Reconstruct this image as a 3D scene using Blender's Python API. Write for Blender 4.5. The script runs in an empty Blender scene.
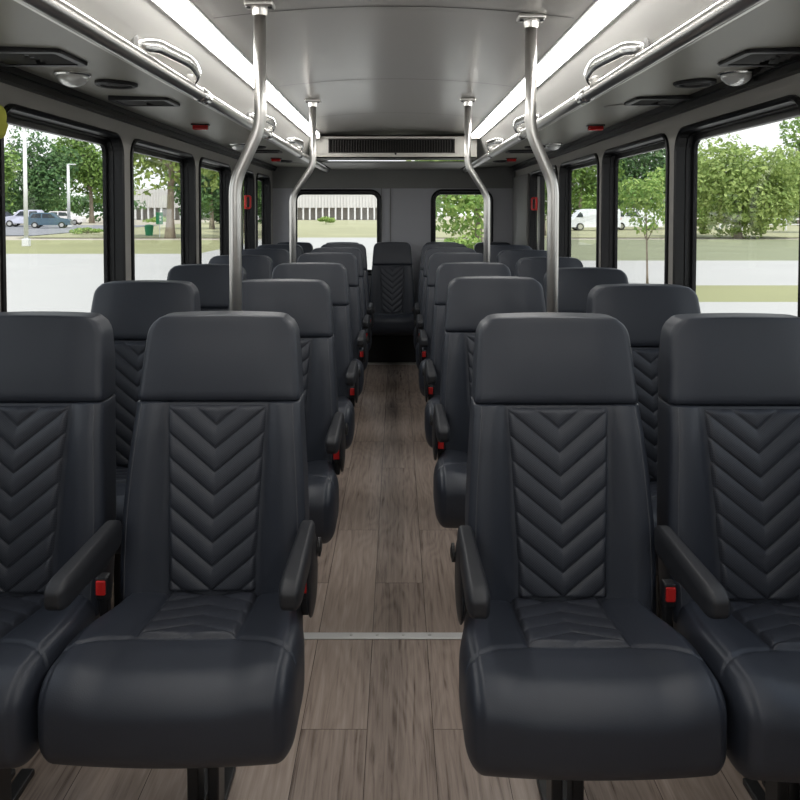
import bpy, math, random
from mathutils import Vector, Matrix

C = bpy.context.scene.collection
random.seed(7)
H = 1.30            # camera height above the bus floor
CX = 0.03           # camera x

# ------------------------------------------------------------------ object helpers
def mesh(name, verts, faces, mat, parent=None, smooth=True, loc=None):
    me = bpy.data.meshes.new(name)
    me.from_pydata([tuple(v) for v in verts], [], faces)
    me.update()
    if smooth:
        me.polygons.foreach_set('use_smooth', [True] * len(me.polygons))
    me.materials.append(mat)
    o = bpy.data.objects.new(name, me)
    C.objects.link(o)
    if parent: o.parent = parent
    if loc: o.location = loc
    return o

def thing(name, label, cat, loc=(0, 0, 0), rz=0, group=None):
    o = bpy.data.objects.new(name, None)
    o.empty_display_size = 0.05
    C.objects.link(o)
    o.location = loc; o.rotation_euler = (0, 0, rz)
    return tag(o, label, cat, group)

def tag(o, label, cat, group=None):
    o['label'] = label; o['category'] = cat
    if group: o['group'] = group
    return o

def struct(o, label=None):
    o['kind'] = 'structure'
    if label: o['label'] = label
    return o

def copy_tree(o, parent=None):
    c = o.copy(); C.objects.link(c)
    if parent: c.parent = parent
    for ch in o.children: copy_tree(ch, c)
    return c

class MB:
    """collects geometry for one mesh"""
    def __init__(s): s.v = []; s.f = []
    def add(s, vs, fs):
        b = len(s.v); s.v += [tuple(v) for v in vs]; s.f += [tuple(i + b for i in f) for f in fs]; return s
    def build(s, name, mat, parent=None, smooth=False): return mesh(name, s.v, s.f, mat, parent, smooth)
    def box(s, x0, x1, y0, y1, z0, z1):
        v = [(x, y, z) for z in (z0, z1) for y in (y0, y1) for x in (x0, x1)]
        return s.add(v, [(0, 2, 3, 1), (4, 5, 7, 6), (0, 1, 5, 4), (2, 6, 7, 3), (0, 4, 6, 2), (1, 3, 7, 5)])
    def tube(s, pts, r, n=14, cap=True, r2=None, up=None):
        vs, fs = sweep(pts, r, n, cap, r2, up); return s.add(vs, fs)
    def lathe(s, prof, n=28, mtx=None, cap=True):
        vs = []; m = mtx or Matrix()
        for (r, z) in prof:
            for k in range(n):
                a = 2 * math.pi * k / n
                vs.append(m @ Vector((r * math.cos(a), r * math.sin(a), z)))
        fs = []
        for j in range(len(prof) - 1):
            for k in range(n):
                fs.append((j * n + k, j * n + (k + 1) % n, (j + 1) * n + (k + 1) % n, (j + 1) * n + k))
        if cap:
            fs.append(tuple(range(n - 1, -1, -1)))
            fs.append(tuple((len(prof) - 1) * n + k for k in range(n)))
        return s.add(vs, fs)
    def rbox(s, c, h, r, n=(2, 2, 2), k=3, deform=None):
        vs, fs = rbox(h, r, n, k, deform)
        return s.add([(v[0] + c[0], v[1] + c[1], v[2] + c[2]) for v in vs], fs)

def sweep(pts, r, n=14, cap=True, r2=None, up=None):
    pts = [Vector(p) for p in pts]
    rr = r if isinstance(r, (list, tuple)) else [r] * len(pts)
    vs, fs = [], []
    t0 = (pts[1] - pts[0]).normalized()
    a = Vector(up) if up else (Vector((0, 0, 1)) if abs(t0.z) < .9 else Vector((1, 0, 0)))
    for i, p in enumerate(pts):
        if i == 0: t = pts[1] - pts[0]
        elif i == len(pts) - 1: t = pts[-1] - pts[-2]
        else: t = (pts[i + 1] - pts[i]).normalized() + (pts[i] - pts[i - 1]).normalized()
        t.normalize()
        u = (a - t * a.dot(t)).normalized(); w = t.cross(u)
        if not up: a = u
        for k in range(n):
            g = 2 * math.pi * k / n
            ra = rr[i]; rb = rr[i] if r2 is None else r2
            vs.append(p + u * (ra * math.cos(g)) + w * (rb * math.sin(g)))
    for i in range(len(pts) - 1):
        for k in range(n):
            fs.append((i * n + k, i * n + (k + 1) % n, (i + 1) * n + (k + 1) % n, (i + 1) * n + k))
    if cap:
        fs.append(tuple(range(n - 1, -1, -1))); b = (len(pts) - 1) * n
        fs.append(tuple(b + k for k in range(n)))
    return vs, fs

def fillet(pts, rad, seg=6):
    pts = [Vector(p) for p in pts]; out = [pts[0]]
    for i in range(1, len(pts) - 1):
        a = (pts[i - 1] - pts[i]); b = (pts[i + 1] - pts[i])
        d = min(rad, a.length * .45, b.length * .45)
        p0 = pts[i] + a.normalized() * d; p1 = pts[i] + b.normalized() * d
        for k in range(seg + 1):
            t = k / seg
            out.append(p0 * (1 - t) ** 2 + pts[i] * 2 * t * (1 - t) + p1 * t * t)
    out.append(pts[-1]); return out

def rbox(h, r, n=(2, 2, 2), k=3, deform=None):
    if not isinstance(r, (tuple, list)): r = (r, r, r)
    r = [min(r[i], h[i] * .999) for i in range(3)]
    ax = []
    for i in range(3):
        zone = [math.tan(math.pi / 4 * (1 - j / k)) for j in range(k)]
        neg = [-(h[i] - r[i]) - r[i] * t for t in zone]
        mid = [-(h[i] - r[i]) + 2 * (h[i] - r[i]) * j / n[i] for j in range(n[i] + 1)]
        ax.append(neg + mid + [-x for x in reversed(neg)])
    vid, vs, fs = {}, [], []
    def vert(idx):
        if idx in vid: return vid[idx]
        p = [ax[i][idx[i]] for i in range(3)]
        c = [max(-(h[i] - r[i]), min(h[i] - r[i], p[i])) for i in range(3)]
        d = [(p[i] - c[i]) / r[i] for i in range(3)]
        L = math.sqrt(sum(x * x for x in d)) or 1
        q = [c[i] + r[i] * d[i] / L for i in range(3)]
        if deform: q = deform(*q)
        vid[idx] = len(vs); vs.append(tuple(q)); return vid[idx]
    for a in range(3):
        b, c = (a + 1) % 3, (a + 2) % 3
        for s in (0, len(ax[a]) - 1):
            for i in range(len(ax[b]) - 1):
                for j in range(len(ax[c]) - 1):
                    q = []
                    for (di, dj) in ((0, 0), (1, 0), (1, 1), (0, 1)):
                        idx = [0, 0, 0]; idx[a] = s; idx[b] = i + di; idx[c] = j + dj
                        q.append(vert(tuple(idx)))
                    if s == 0: q.reverse()
                    fs.append(tuple(q))
    return vs, fs

def sm(a, b, x):
    t = max(0., min(1., (x - a) / (b - a))); return t * t * (3 - 2 * t)

# ------------------------------------------------------------------ materials
def srgb(r, g, b):
    f = lambda c: (c / 255 / 12.92) if c / 255 <= .04045 else ((c / 255 + .055) / 1.055) ** 2.4
    return (f(r), f(g), f(b), 1)

def new_mat(name):
    m = bpy.data.materials.new(name); m.use_nodes = True
    nt = m.node_tree; b = nt.nodes['Principled BSDF']
    return m, nt, b

def N(nt, typ, **kw):
    n = nt.nodes.new(typ)
    for k, v in kw.items():
        if k.startswith('i_'):
            key = k[2:]
            n.inputs[int(key) if key.isdigit() else key].default_value = v
        else: setattr(n, k, v)
    return n

def plain(name, col, rough=.5, metal=0., spec=.5, noise=0., nscale=8., bump=0., bscale=60., aniso=None):
    m, nt, b = new_mat(name)
    b.inputs['Base Color'].default_value = col
    b.inputs['Roughness'].default_value = rough
    b.inputs['Metallic'].default_value = metal
    b.inputs['Specular IOR Level'].default_value = spec
    tc = N(nt, 'ShaderNodeTexCoord')
    if noise:
        nz = N(nt, 'ShaderNodeTexNoise'); nz.inputs['Scale'].default_value = nscale; nz.inputs['Detail'].default_value = 5
        nt.links.new(tc.outputs['Object'], nz.inputs['Vector'])
        mx = N(nt, 'ShaderNodeMix', data_type='RGBA')
        mx.inputs['A'].default_value = tuple(c * (1 - noise) for c in col[:3]) + (1,)
        mx.inputs['B'].default_value = tuple(min(1, c * (1 + noise)) for c in col[:3]) + (1,)
        nt.links.new(nz.outputs['Fac'], mx.inputs['Factor'])
        nt.links.new(mx.outputs['Result'], b.inputs['Base Color'])
    if bump:
        nb = N(nt, 'ShaderNodeTexNoise'); nb.inputs['Scale'].default_value = bscale; nb.inputs['Detail'].default_value = 3
        nt.links.new(tc.outputs['Object'], nb.inputs['Vector'])
        bp = N(nt, 'ShaderNodeBump'); bp.inputs['Strength'].default_value = bump; bp.inputs['Distance'].default_value = .002
        nt.links.new(nb.outputs['Fac'], bp.inputs['Height']); nt.links.new(bp.outputs['Normal'], b.inputs['Normal'])
    return m

LEATHER_COL = (0.0215, 0.0255, 0.0355, 1)
leather = plain('charcoal_leather', LEATHER_COL, rough=.47, spec=.45, noise=.12, nscale=5, bump=.12, bscale=420)
stitch = plain('stitch_thread', (.05, .052, .06, 1), rough=.6)
def perforated():
    m, nt, b = new_mat('perforated_leather')
    b.inputs['Roughness'].default_value = .5; b.inputs['Specular IOR Level'].default_value = .4
    tc = N(nt, 'ShaderNodeTexCoord'); sep = N(nt, 'ShaderNodeSeparateXYZ')
    nt.links.new(tc.outputs['Object'], sep.inputs[0])
    zy = N(nt, 'ShaderNodeMath', operation='ADD'); nt.links.new(sep.outputs['Z'], zy.inputs[0]); nt.links.new(sep.outputs['Y'], zy.inputs[1])
    def wave(sock, k):
        a = N(nt, 'ShaderNodeMath', operation='MULTIPLY'); a.inputs[1].default_value = k; nt.links.new(sock, a.inputs[0])
        c = N(nt, 'ShaderNodeMath', operation='COSINE'); nt.links.new(a.outputs[0], c.inputs[0]); return c.outputs[0]
    k = 2 * math.pi / .0062
    mu = N(nt, 'ShaderNodeMath', operation='MULTIPLY')
    nt.links.new(wave(sep.outputs['X'], k), mu.inputs[0]); nt.links.new(wave(zy.outputs[0], k), mu.inputs[1])
    gt = N(nt, 'ShaderNodeMath', operation='GREATER_THAN'); gt.inputs[1].default_value = .45
    nt.links.new(mu.outputs[0], gt.inputs[0])
    mx = N(nt, 'ShaderNodeMix', data_type='RGBA')
    mx.inputs['A'].default_value = (.033, .037, .048, 1); mx.inputs['B'].default_value = (.012, .013, .016, 1)
    nt.links.new(gt.outputs[0], mx.inputs['Factor']); nt.links.new(mx.outputs['Result'], b.inputs['Base Color'])
    return m
perf = perforated()
quilt = plain('quilted_leather', (0.026, 0.029, 0.038, 1), rough=.45, spec=.4, noise=.1, nscale=6, bump=.12, bscale=420)
plastic = plain('black_plastic', (.016, .016, .018, 1), rough=.42, spec=.4, bump=.05, bscale=500)
rubber = plain('black_rubber', (.006, .006, .0068, 1), rough=.36, spec=.32, noise=.2, nscale=4)
blackmetal = plain('black_painted_metal', (.012, .012, .013, 1), rough=.4)
redp = plain('red_plastic', (.62, .02, .018, 1), rough=.35)
redlens = plain('red_lens', (.40, .012, .012, 1), rough=.2)
chrome = plain('chrome', (.80, .79, .77, 1), rough=.24, metal=1, noise=.05, nscale=30)
def brushed():
    m, nt, b = new_mat('brushed_steel')
    b.inputs['Base Color'].default_value = (.66, .645, .62, 1); b.inputs['Metallic'].default_value = 1
    b.inputs['Roughness'].default_value = .27
    tc = N(nt, 'ShaderNodeTexCoord'); nz = N(nt, 'ShaderNodeTexNoise'); nz.inputs['Scale'].default_value = 90
    nt.links.new(tc.outputs['Object'], nz.inputs['Vector'])
    mr = N(nt, 'ShaderNodeMapRange'); mr.inputs['To Min'].default_value = .30; mr.inputs['To Max'].default_value = .34
    nt.links.new(nz.outputs['Fac'], mr.inputs['Value']); nt.links.new(mr.outputs['Result'], b.inputs['Roughness'])
    return m
steel = brushed()
wallm = plain('grey_wall_laminate', srgb(158, 155, 150), rough=.5, spec=.35, noise=.05, nscale=3, bump=.05, bscale=160)
soffitm = plain('olive_grey_soffit_vinyl', srgb(136, 134, 124), rough=.38, spec=.4, noise=.05, nscale=2)
covem = plain('pale_grey_cove_panel', srgb(172, 170, 166), rough=.45, spec=.35, noise=.04, nscale=2)
rearm = plain('slate_grey_rear_panel', srgb(172, 172, 177), rough=.45, spec=.35, noise=.05, nscale=3, bump=.05, bscale=160)
bandm = plain('dark_grey_band', srgb(124, 123, 121), rough=.55, noise=.05)
acm = plain('warm_grey_housing', srgb(165, 162, 155), rough=.45, noise=.04, nscale=2)
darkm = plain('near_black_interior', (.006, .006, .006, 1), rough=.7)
clearm, _nt, _b = new_mat('clear_lens')
_b.inputs['Base Color'].default_value = (.86, .87, .85, 1); _b.inputs['Roughness'].default_value = .12
_b.inputs['Transmission Weight'].default_value = .35

def ceiling_mat():
    m, nt, b = new_mat('ceiling_satin')
    b.inputs['Base Color'].default_value = srgb(196, 194, 190)
    b.inputs['Roughness'].default_value = .24; b.inputs['Specular IOR Level'].default_value = .6
    tc = N(nt, 'ShaderNodeTexCoord'); nz = N(nt, 'ShaderNodeTexNoise'); nz.inputs['Scale'].default_value = 1.6
    nt.links.new(tc.outputs['Object'], nz.inputs['Vector'])
    bp = N(nt, 'ShaderNodeBump'); bp.inputs['Strength'].default_value = .08; bp.inputs['Distance'].default_value = .02
    nt.links.new(nz.outputs['Fac'], bp.inputs['Height']); nt.links.new(bp.outputs['Normal'], b.inputs['Normal'])
    return m
ceilm = ceiling_mat()

def floor_mat():
    m, nt, b = new_mat('wood_plank_vinyl')
    tc = N(nt, 'ShaderNodeTexCoord'); sep = N(nt, 'ShaderNodeSeparateXYZ'); cmb = N(nt, 'ShaderNodeCombineXYZ')
    L = nt.links.new
    L(tc.outputs['Object'], sep.inputs[0]); L(sep.outputs['Y'], cmb.inputs['X']); L(sep.outputs['X'], cmb.inputs['Y'])
    mp = N(nt, 'ShaderNodeMapping'); mp.inputs['Location'].default_value = (.55, .045, 0); L(cmb.outputs[0], mp.inputs['Vector'])
    br = N(nt, 'ShaderNodeTexBrick', offset=.37, offset_frequency=2)
    br.inputs['Scale'].default_value = 1; br.inputs['Brick Width'].default_value = 1.25; br.inputs['Row Height'].default_value = .166
    br.inputs['Mortar Size'].default_value = .0009; br.inputs['Mortar Smooth'].default_value = .3; br.inputs['Bias'].default_value = 0
    br.inputs['Color1'].default_value = (.0, .0, .0, 1); br.inputs['Color2'].default_value = (1, 1, 1, 1); br.inputs['Mortar'].default_value = (0.3, .3, .3, 1)
    L(mp.outputs[0], br.inputs['Vector'])
    # long grain: noise stretched along the plank, shifted per plank
    sh = N(nt, 'ShaderNodeVectorMath', operation='MULTIPLY'); sh.inputs[1].default_value = (1.6, 34, 1); L(cmb.outputs[0], sh.inputs[0])
    of = N(nt, 'ShaderNodeVectorMath', operation='SCALE'); of.inputs['Scale'].default_value = 37; L(br.outputs['Color'], of.inputs[0])
    ad = N(nt, 'ShaderNodeVectorMath', operation='ADD'); L(sh.outputs[0], ad.inputs[0]); L(of.outputs[0], ad.inputs[1])
    g1 = N(nt, 'ShaderNodeTexNoise'); g1.inputs['Scale'].default_value = 2.2; g1.inputs['Detail'].default_value = 8; g1.inputs['Roughness'].default_value = .65; g1.inputs['Distortion'].default_value = .6
    L(ad.outputs[0], g1.inputs['Vector'])
    # cathedral figure
    s2 = N(nt, 'ShaderNodeVectorMath', operation='MULTIPLY'); s2.inputs[1].default_value = (1.3, 7, 1); L(cmb.outputs[0], s2.inputs[0])
    a2 = N(nt, 'ShaderNodeVectorMath', operation='ADD'); L(s2.outputs[0], a2.inputs[0]); L(of.outputs[0], a2.inputs[1])
    g2 = N(nt, 'ShaderNodeTexNoise'); g2.inputs['Scale'].default_value = 1.1; g2.inputs['Detail'].default_value = 1.5; L(a2.outputs[0], g2.inputs['Vector'])
    mm = N(nt, 'ShaderNodeMath', operation='MULTIPLY'); mm.inputs[1].default_value = 75; L(g2.outputs['Fac'], mm.inputs[0])
    sn = N(nt, 'ShaderNodeMath', operation='SINE'); L(mm.outputs[0], sn.inputs[0])
    m3 = N(nt, 'ShaderNodeMath', operation='MULTIPLY_ADD'); m3.inputs[1].default_value = .042; L(sn.outputs[0], m3.inputs[0]); L(g1.outputs['Fac'], m3.inputs[2])
    pl = N(nt, 'ShaderNodeMath', operation='MULTIPLY_ADD'); pl.inputs[1].default_value = .17; L(br.outputs['Color'], pl.inputs[0]); L(m3.outputs[0], pl.inputs[2])
    cr = N(nt, 'ShaderNodeValToRGB')
    e = cr.color_ramp.elements
    e[0].position = .28; e[0].color = srgb(98, 83, 74)
    e[1].position = .85; e[1].color = srgb(186, 169, 156)
    x = e.new(.48); x.color = srgb(152, 136, 125); x = e.new(.62); x.color = srgb(166, 149, 137)
    L(pl.outputs[0], cr.inputs['Fac'])
    mo = N(nt, 'ShaderNodeMix', data_type='RGBA'); mo.inputs['B'].default_value = srgb(60, 50, 44)
    L(br.outputs['Fac'], mo.inputs['Factor']); L(cr.outputs['Color'], mo.inputs['A'])
    L(mo.outputs['Result'], b.inputs['Base Color'])
    b.inputs['Roughness'].default_value = .27; b.inputs['Specular IOR Level'].default_value = .55
    bp = N(nt, 'ShaderNodeBump'); bp.inputs['Strength'].default_value = .12; bp.inputs['Distance'].default_value = .001
    L(g1.outputs['Fac'], bp.inputs['Height']); L(bp.outputs['Normal'], b.inputs['Normal'])
    return m
floorm = floor_mat()

def glass_mat():
    m = bpy.data.materials.new('window_glass'); m.use_nodes = True; nt = m.node_tree
    for n in list(nt.nodes): nt.nodes.remove(n)
    out = N(nt, 'ShaderNodeOutputMaterial'); tr = N(nt, 'ShaderNodeBsdfTransparent'); gl = N(nt, 'ShaderNodeBsdfGlossy'); mx = N(nt, 'ShaderNodeMixShader')
    lw = N(nt, 'ShaderNodeLayerWeight'); lw.inputs['Blend'].default_value = .5
    pw = N(nt, 'ShaderNodeMath', operation='POWER'); pw.inputs[1].default_value = 5; nt.links.new(lw.outputs['Facing'], pw.inputs[0])
    fr = N(nt, 'ShaderNodeMath', operation='MULTIPLY_ADD'); fr.inputs[1].default_value = .5; fr.inputs[2].default_value = .02; nt.links.new(pw.outputs[0], fr.inputs[0])
    tr.inputs['Color'].default_value = (.97, .985, .975, 1); gl.inputs['Roughness'].default_value = .02
    nt.links.new(fr.outputs[0], mx.inputs[0]); nt.links.new(tr.outputs[0], mx.inputs[1]); nt.links.new(gl.outputs[0], mx.inputs[2])
    nt.links.new(mx.outputs[0], out.inputs['Surface'])
    return m
glassm = glass_mat()

def emit(name, col, st):
    m, nt, b = new_mat(name)
    b.inputs['Base Color'].default_value = (.9, .9, .9, 1)
    b.inputs['Emission Color'].default_value = col; b.inputs['Emission Strength'].default_value = st
    return m
ledm = emit('led_diffuser', (1, .985, .95, 1), 13.0)

def leaf_mat(name, c1, c2):
    m, nt, b = new_mat(name)
    ge = N(nt, 'ShaderNodeNewGeometry'); mx = N(nt, 'ShaderNodeMix', data_type='RGBA')
    mx.inputs['A'].default_value = c1; mx.inputs['B'].default_value = c2
    nt.links.new(ge.outputs['Random Per Island'], mx.inputs['Factor'])
    nt.links.new(mx.outputs['Result'], b.inputs['Base Color'])
    b.inputs['Roughness'].default_value = .6; b.inputs['Specular IOR Level'].default_value = .25
    tl = N(nt, 'ShaderNodeBsdfTranslucent'); nt.links.new(mx.outputs['Result'], tl.inputs['Color'])
    ms = N(nt, 'ShaderNodeMixShader'); ms.inputs[0].default_value = .35
    out = nt.nodes['Material Output']
    nt.links.new(b.outputs[0], ms.inputs[1]); nt.links.new(tl.outputs[0], ms.inputs[2]); nt.links.new(ms.outputs[0], out.inputs['Surface'])
    return m
leaf_mid = leaf_mat('mid_green_leaves', srgb(96, 128, 66), srgb(150, 178, 96))
leaf_dark = leaf_mat('dark_green_leaves', srgb(74, 108, 70), srgb(120, 152, 98))
leaf_pale = leaf_mat('pale_green_leaves', srgb(128, 150, 84), srgb(176, 192, 118))
leaf_lime = leaf_mat('lime_green_leaves', srgb(116, 152, 78), srgb(172, 190, 112))
bark = plain('grey_bark', srgb(138, 124, 112), rough=.9, noise=.3, nscale=6)
def groundm(name, c, noise=.15, sc=.4): return plain(name, c, rough=.9, spec=.2, noise=noise, nscale=sc)
concretem = groundm('pale_concrete', srgb(168, 166, 163), .06, .3)
asphaltm = groundm('grey_asphalt', srgb(128, 128, 132), .1, .3)
lawnm = groundm('shadow_mottled_lawn', srgb(138, 138, 102), .3, .12)  # broad noise paints patchy shadows into the grass colour
lawn3m = groundm('grey_green_lawn', srgb(126, 129, 104), .2, .3)
lawn2m = groundm('dry_lawn', srgb(150, 148, 118), .2, .15)
dirtm = groundm('pale_gravel', srgb(168, 160, 146), .08, .3)

# ------------------------------------------------------------------ setting: bus shell
Y0, Y1 = -1.3, 7.42           # open front end, rear wall
WX = 1.13                     # half width at the walls
OX = .02                      # centre line of the overhead fittings
ZW = 1.725                    # wall / soffit joint

m = MB()
m.box(-WX - .07, WX + .07, Y0, Y1 + .1, -.06, 0)
struct(m.build('floor', floorm))

def rrect(u0, u1, v0, v1, r, k=6):
    out = []
    for (cu, cv, a0) in ((u1 - r, v1 - r, 0), (u0 + r, v1 - r, 90), (u0 + r, v0 + r, 180), (u1 - r, v0 + r, 270)):
        for j in range(k + 1):
            a = math.radians(a0 + 90 * j / k)
            out.append((cu + r * math.cos(a), cv + r * math.sin(a)))
    return out

def ring_faces(mb, outer, win, r, mp, k=6):
    U0, U1, V0, V1 = outer
    inner = rrect(*win, r, k)
    out = []
    n = k + 1
    for q, (cu, cv) in enumerate(((U1, V1), (U0, V1), (U0, V0), (U1, V0))):
        for j in range(n):
            u, v = inner[q * n + j]
            t = j / k
            first = (q % 2 == 0)            # arc starts on the vertical side for q = 0, 2
            if t < .5:  p = (cu, v + (cv - v) * (t * 2)) if first else (u + (cu - u) * (t * 2), cv)
            elif t > .5: p = (u + (cu - u) * (2 - 2 * t), cv) if first else (cu, v + (cv - v) * (2 - 2 * t))
            else: p = (cu, cv)
            out.append(p)
    M = len(inner)
    vs = [mp(u, v, 0) for u, v in inner] + [mp(u, v, 0) for u, v in out]
    mb.add(vs, [(i, (i + 1) % M, M + (i + 1) % M, M + i) for i in range(M)])

FR_PROF = [(-.016, .012), (-.014, -.008), (-.004, -.012), (.004, -.006), (.006, .030), (.012, .030), (.013, .052), (.034, .052), (.036, .066), (-.016, .075)]
def window(idx, win, r, mp, bars=(), label=None):
    w = bpy.data.objects.new('window_%d' % idx, None); C.objects.link(w); struct(w)
    if label: w['label'] = label
    loops = []
    for (o, d) in FR_PROF:
        a, b, c, e = win
        loops.append([mp(u, v, d) for u, v in rrect(a + o, b - o, c + o, e - o, max(.012, r - o))])
    M = len(loops[0]); vs = sum(loops, []); fs = []
    P = len(loops)
    for j in range(P):
        for i in range(M):
            fs.append((j * M + i, j * M + (i + 1) % M, ((j + 1) % P) * M + (i + 1) % M, ((j + 1) % P) * M + i))
    mesh('window_frame', vs, fs, rubber, w, smooth=False)
    a, b, c, e = win; o = .03
    lp = rrect(a + o, b - o, c + o, e - o, max(.015, r - o)); M = len(lp)
    vs = [mp(u, v, .056) for u, v in lp] + [mp(u, v, .060) for u, v in lp]
    mesh('glass_pane', vs, [tuple(range(M)), tuple(range(2 * M - 1, M - 1, -1))] + [(i, (i + 1) % M, M + (i + 1) % M, M + i) for i in range(M)], glassm, w, smooth=False)
    for (u0, u1, mt) in bars:
        q = MB(); vv = [mp(u, v, d) for d in (.02, .054) for v in (c + .03, e - .03) for u in (u0, u1)]
        q.add(vv, [(0, 2, 3, 1), (4, 5, 7, 6), (0, 1, 5, 4), (2, 6, 7, 3), (0, 4, 6, 2), (1, 3, 7, 5)])
        q.build('mullion', mt, w)
    return w

ZB, ZT = .84, 1.612
def side_wall(side, spans, name, first):
    s = side
    mp = lambda u, v, d: (s * (WX + d), u, v)
    mb = MB(); n = len(spans)
    edges = [Y0] + [(spans[i][1] + spans[i + 1][0]) / 2 for i in range(n - 1)] + [Y1]
    for i, (a, b, bars) in enumerate(spans):
        ring_faces(mb, (edges[i], edges[i + 1], -.0, ZW + .02), (a, b, ZB, ZT), .075, mp)
    struct(mb.build(name, wallm))
    for i, (a, b, bars) in enumerate(spans):
        window(first + i, (a, b, ZB, ZT), .075, mp, bars)

side_wall(-1, [(1.05, 2.20, ()), (2.33, 3.345, ()), (3.47, 4.53, ()), (4.66, 5.52, ()), (5.64, 6.40, ((6.02, 6.09, rubber),)), (6.55, 7.22, ())], 'wall_left', 1)
side_wall(1, [(.9, 2.04, ()), (2.15, 3.12, ()), (3.225, 4.225, ()), (4.335, 5.34, ()), (5.45, 6.52, ((6.30, 6.345, steel), (6.20, 6.24, rubber)))], 'wall_right', 7)

# rear wall with two windows
mb = MB(); mp = lambda u, v, d: (u, Y1 + d, v)
ring_faces(mb, (-WX - .05, .06, 0, ZW + .05), (-.945, -.125, .72, 1.498), .09, mp)
ring_faces(mb, (.06, WX + .05, 0, ZW + .05), (.36, .915, .72, 1.498), .09, mp)
struct(mb.build('wall_rear', rearm))
window(12, (-.945, -.125, .72, 1.498), .09, mp)
window(13, (.36, .915, .72, 1.498), .09, mp)
# front wall with the windshield opening, behind the camera; unseen, added to cut frontal light
mb = MB(); mp2 = lambda u, v, d: (u, Y0 - d, v)
ring_faces(mb, (-WX - .05, WX + .05, 0, ZW + .05), (-1.02, 1.02, .95, 1.68), .10, mp2)
struct(mb.build('wall_front', wallm))
window(14, (-1.02, 1.02, .95, 1.68), .10, mp2)
# rear trims: dark band over the windows, centre seam cover, sill
m = MB(); m.box(-WX, WX, Y1 - .025, Y1 - .004, 1.52, ZW); struct(m.build('trim_1', bandm))
m = MB(); m.box(-.035, -.027, Y1 - .010, Y1 - .002, .60, 1.56); m.box(-.118, -.112, Y1 - .010, Y1 - .002, .60, 1.56); struct(m.build('trim_2', bandm))
# side pillar panel in the rear right corner, grey
m = MB(); m.rbox((WX - .012, 6.99, 1.10), (.012, .40, .52), .01); struct(m.build('trim_3', bandm, smooth=True))
# black joint strips between wall and soffit
for i, s in enumerate((-1, 1)):
    m = MB(); m.box(min(s * WX, s * (WX - .03)), max(s * WX, s * (WX - .03)), Y0, Y1 - .03, ZW - .045, ZW + .005)
    m.box(min(s * WX, s * (WX - .045)), max(s * WX, s * (WX - .045)), Y0, Y1 - .03, ZW - .022, ZW - .002)
    struct(m.build('trim_%d' % (4 + i), rubber))

# soffits, cove panels, ceiling : one profile each, extruded along the bus
RX, RZ = .665, H + .407
def extr(prof, y0, y1, ny=1):
    vs = []; fs = []; k = len(prof)
    for j in range(ny + 1):
        y = y0 + (y1 - y0) * j / ny
        vs += [(x, y, z) for x, z in prof]
    for j in range(ny):
        for i in range(k - 1):
            fs.append((j * k + i, j * k + i + 1, (j + 1) * k + i + 1, (j + 1) * k + i))
    return vs, fs
for s, nm in ((-1, 'left'), (1, 'right')):
    v, f = extr([(s * (WX + .02), ZW), (OX + s * RX, RZ)], Y0, Y1, 1); o = mesh('ceiling_soffit_' + nm, v, f, soffitm, smooth=False); struct(o)
    o['label'] = 'olive grey underside panel above the %s windows' % nm
    v, f = extr([(OX + s * RX, RZ), (OX + s * .645, RZ + .05), (OX + s * .612, H + .545), (OX + s * .60, H + .55)], Y0, Y1, 1); o = mesh('ceiling_cove_' + nm, v, f, covem, smooth=False); struct(o)
    o['label'] = 'pale grey cove panel between the %s rail and the light strip' % nm
def ceil_z(x): return H + .606 - .036 * ((x - OX) / .54) ** 2
prof = [(x, ceil_z(x)) for x in [(OX - .62 + 1.24 * i / 24) for i in range(25)]]
v, f = extr(prof, Y0, Y1); struct(mesh('ceiling', v, f, ceilm))
# ceiling seams
m = MB()
for y in (1.0, 2.35, 3.62, 4.85):
    for i in range(24):
        x0 = OX - .53 + 1.06 * i / 24; x1 = OX - .53 + 1.06 * (i + 1) / 24
        q = [(x0, y, ceil_z(x0) - .0015), (x1, y, ceil_z(x1) - .0015), (x1, y + .007, ceil_z(x1) - .0015), (x0, y + .007, ceil_z(x0) - .0015)]
        m.add(q, [(0, 1, 2, 3)])
struct(m.build('trim_6', plain('ceiling_joint', srgb(78, 76, 74), rough=.6)))

# outer roof keeps the sky off the back of the panels
m = MB(); m.box(-WX - .12, WX + .12, Y0, Y1 + .12, H + .68, H + .72)
m.box(-WX - .12, -WX - .10, Y0, Y1 + .12, ZT + .02, H + .69); m.box(WX + .10, WX + .12, Y0, Y1 + .12, ZT + .02, H + .69)
struct(m.build('roof', wallm))

# ------------------------------------------------------------------ LED strips
LY1 = 5.74
for s, nm in ((-1, 'left'), (1, 'right')):
    t = thing('ceiling_light', 'long white light strip running along the %s edge of the ceiling' % nm, 'light strip', (OX, 0, 0), 0, 'ceiling light strips')
    x0, z0, x1, z1 = .610, H + .538, .550, H + .568
    m = MB(); v, f = extr([(s * x0, z0), (s * (x0 * .6 + x1 * .4 - .002), z0 * .6 + z1 * .4 - .004), (s * (x0 * .35 + x1 * .65 - .002), z0 * .35 + z1 * .65 - .004), (s * x1, z1)], Y0 + .02, LY1, 8)
    m.add(v, f); m.build('diffuser', ledm, t)
    for (a, b) in (((x0, z0)), ((x1, z1))) and ((x0 + .002, z0 + .002), (x1 - .002, z1 + .002)):
        m = MB(); m.box(s * a - .004, s * a + .004, Y0 + .02, LY1, b - .006, b + .006); m.build('edge_rail', plain('aluminium_edge', (.6, .6, .6, 1), rough=.35, metal=1), t)
    m = MB(); m.box(min(s * x0, s * x1) - .004, max(s * x0, s * x1) + .004, LY1, LY1 + .015, z0 - .008, z1 + .01); m.build('end_cap', acm, t)

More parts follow.
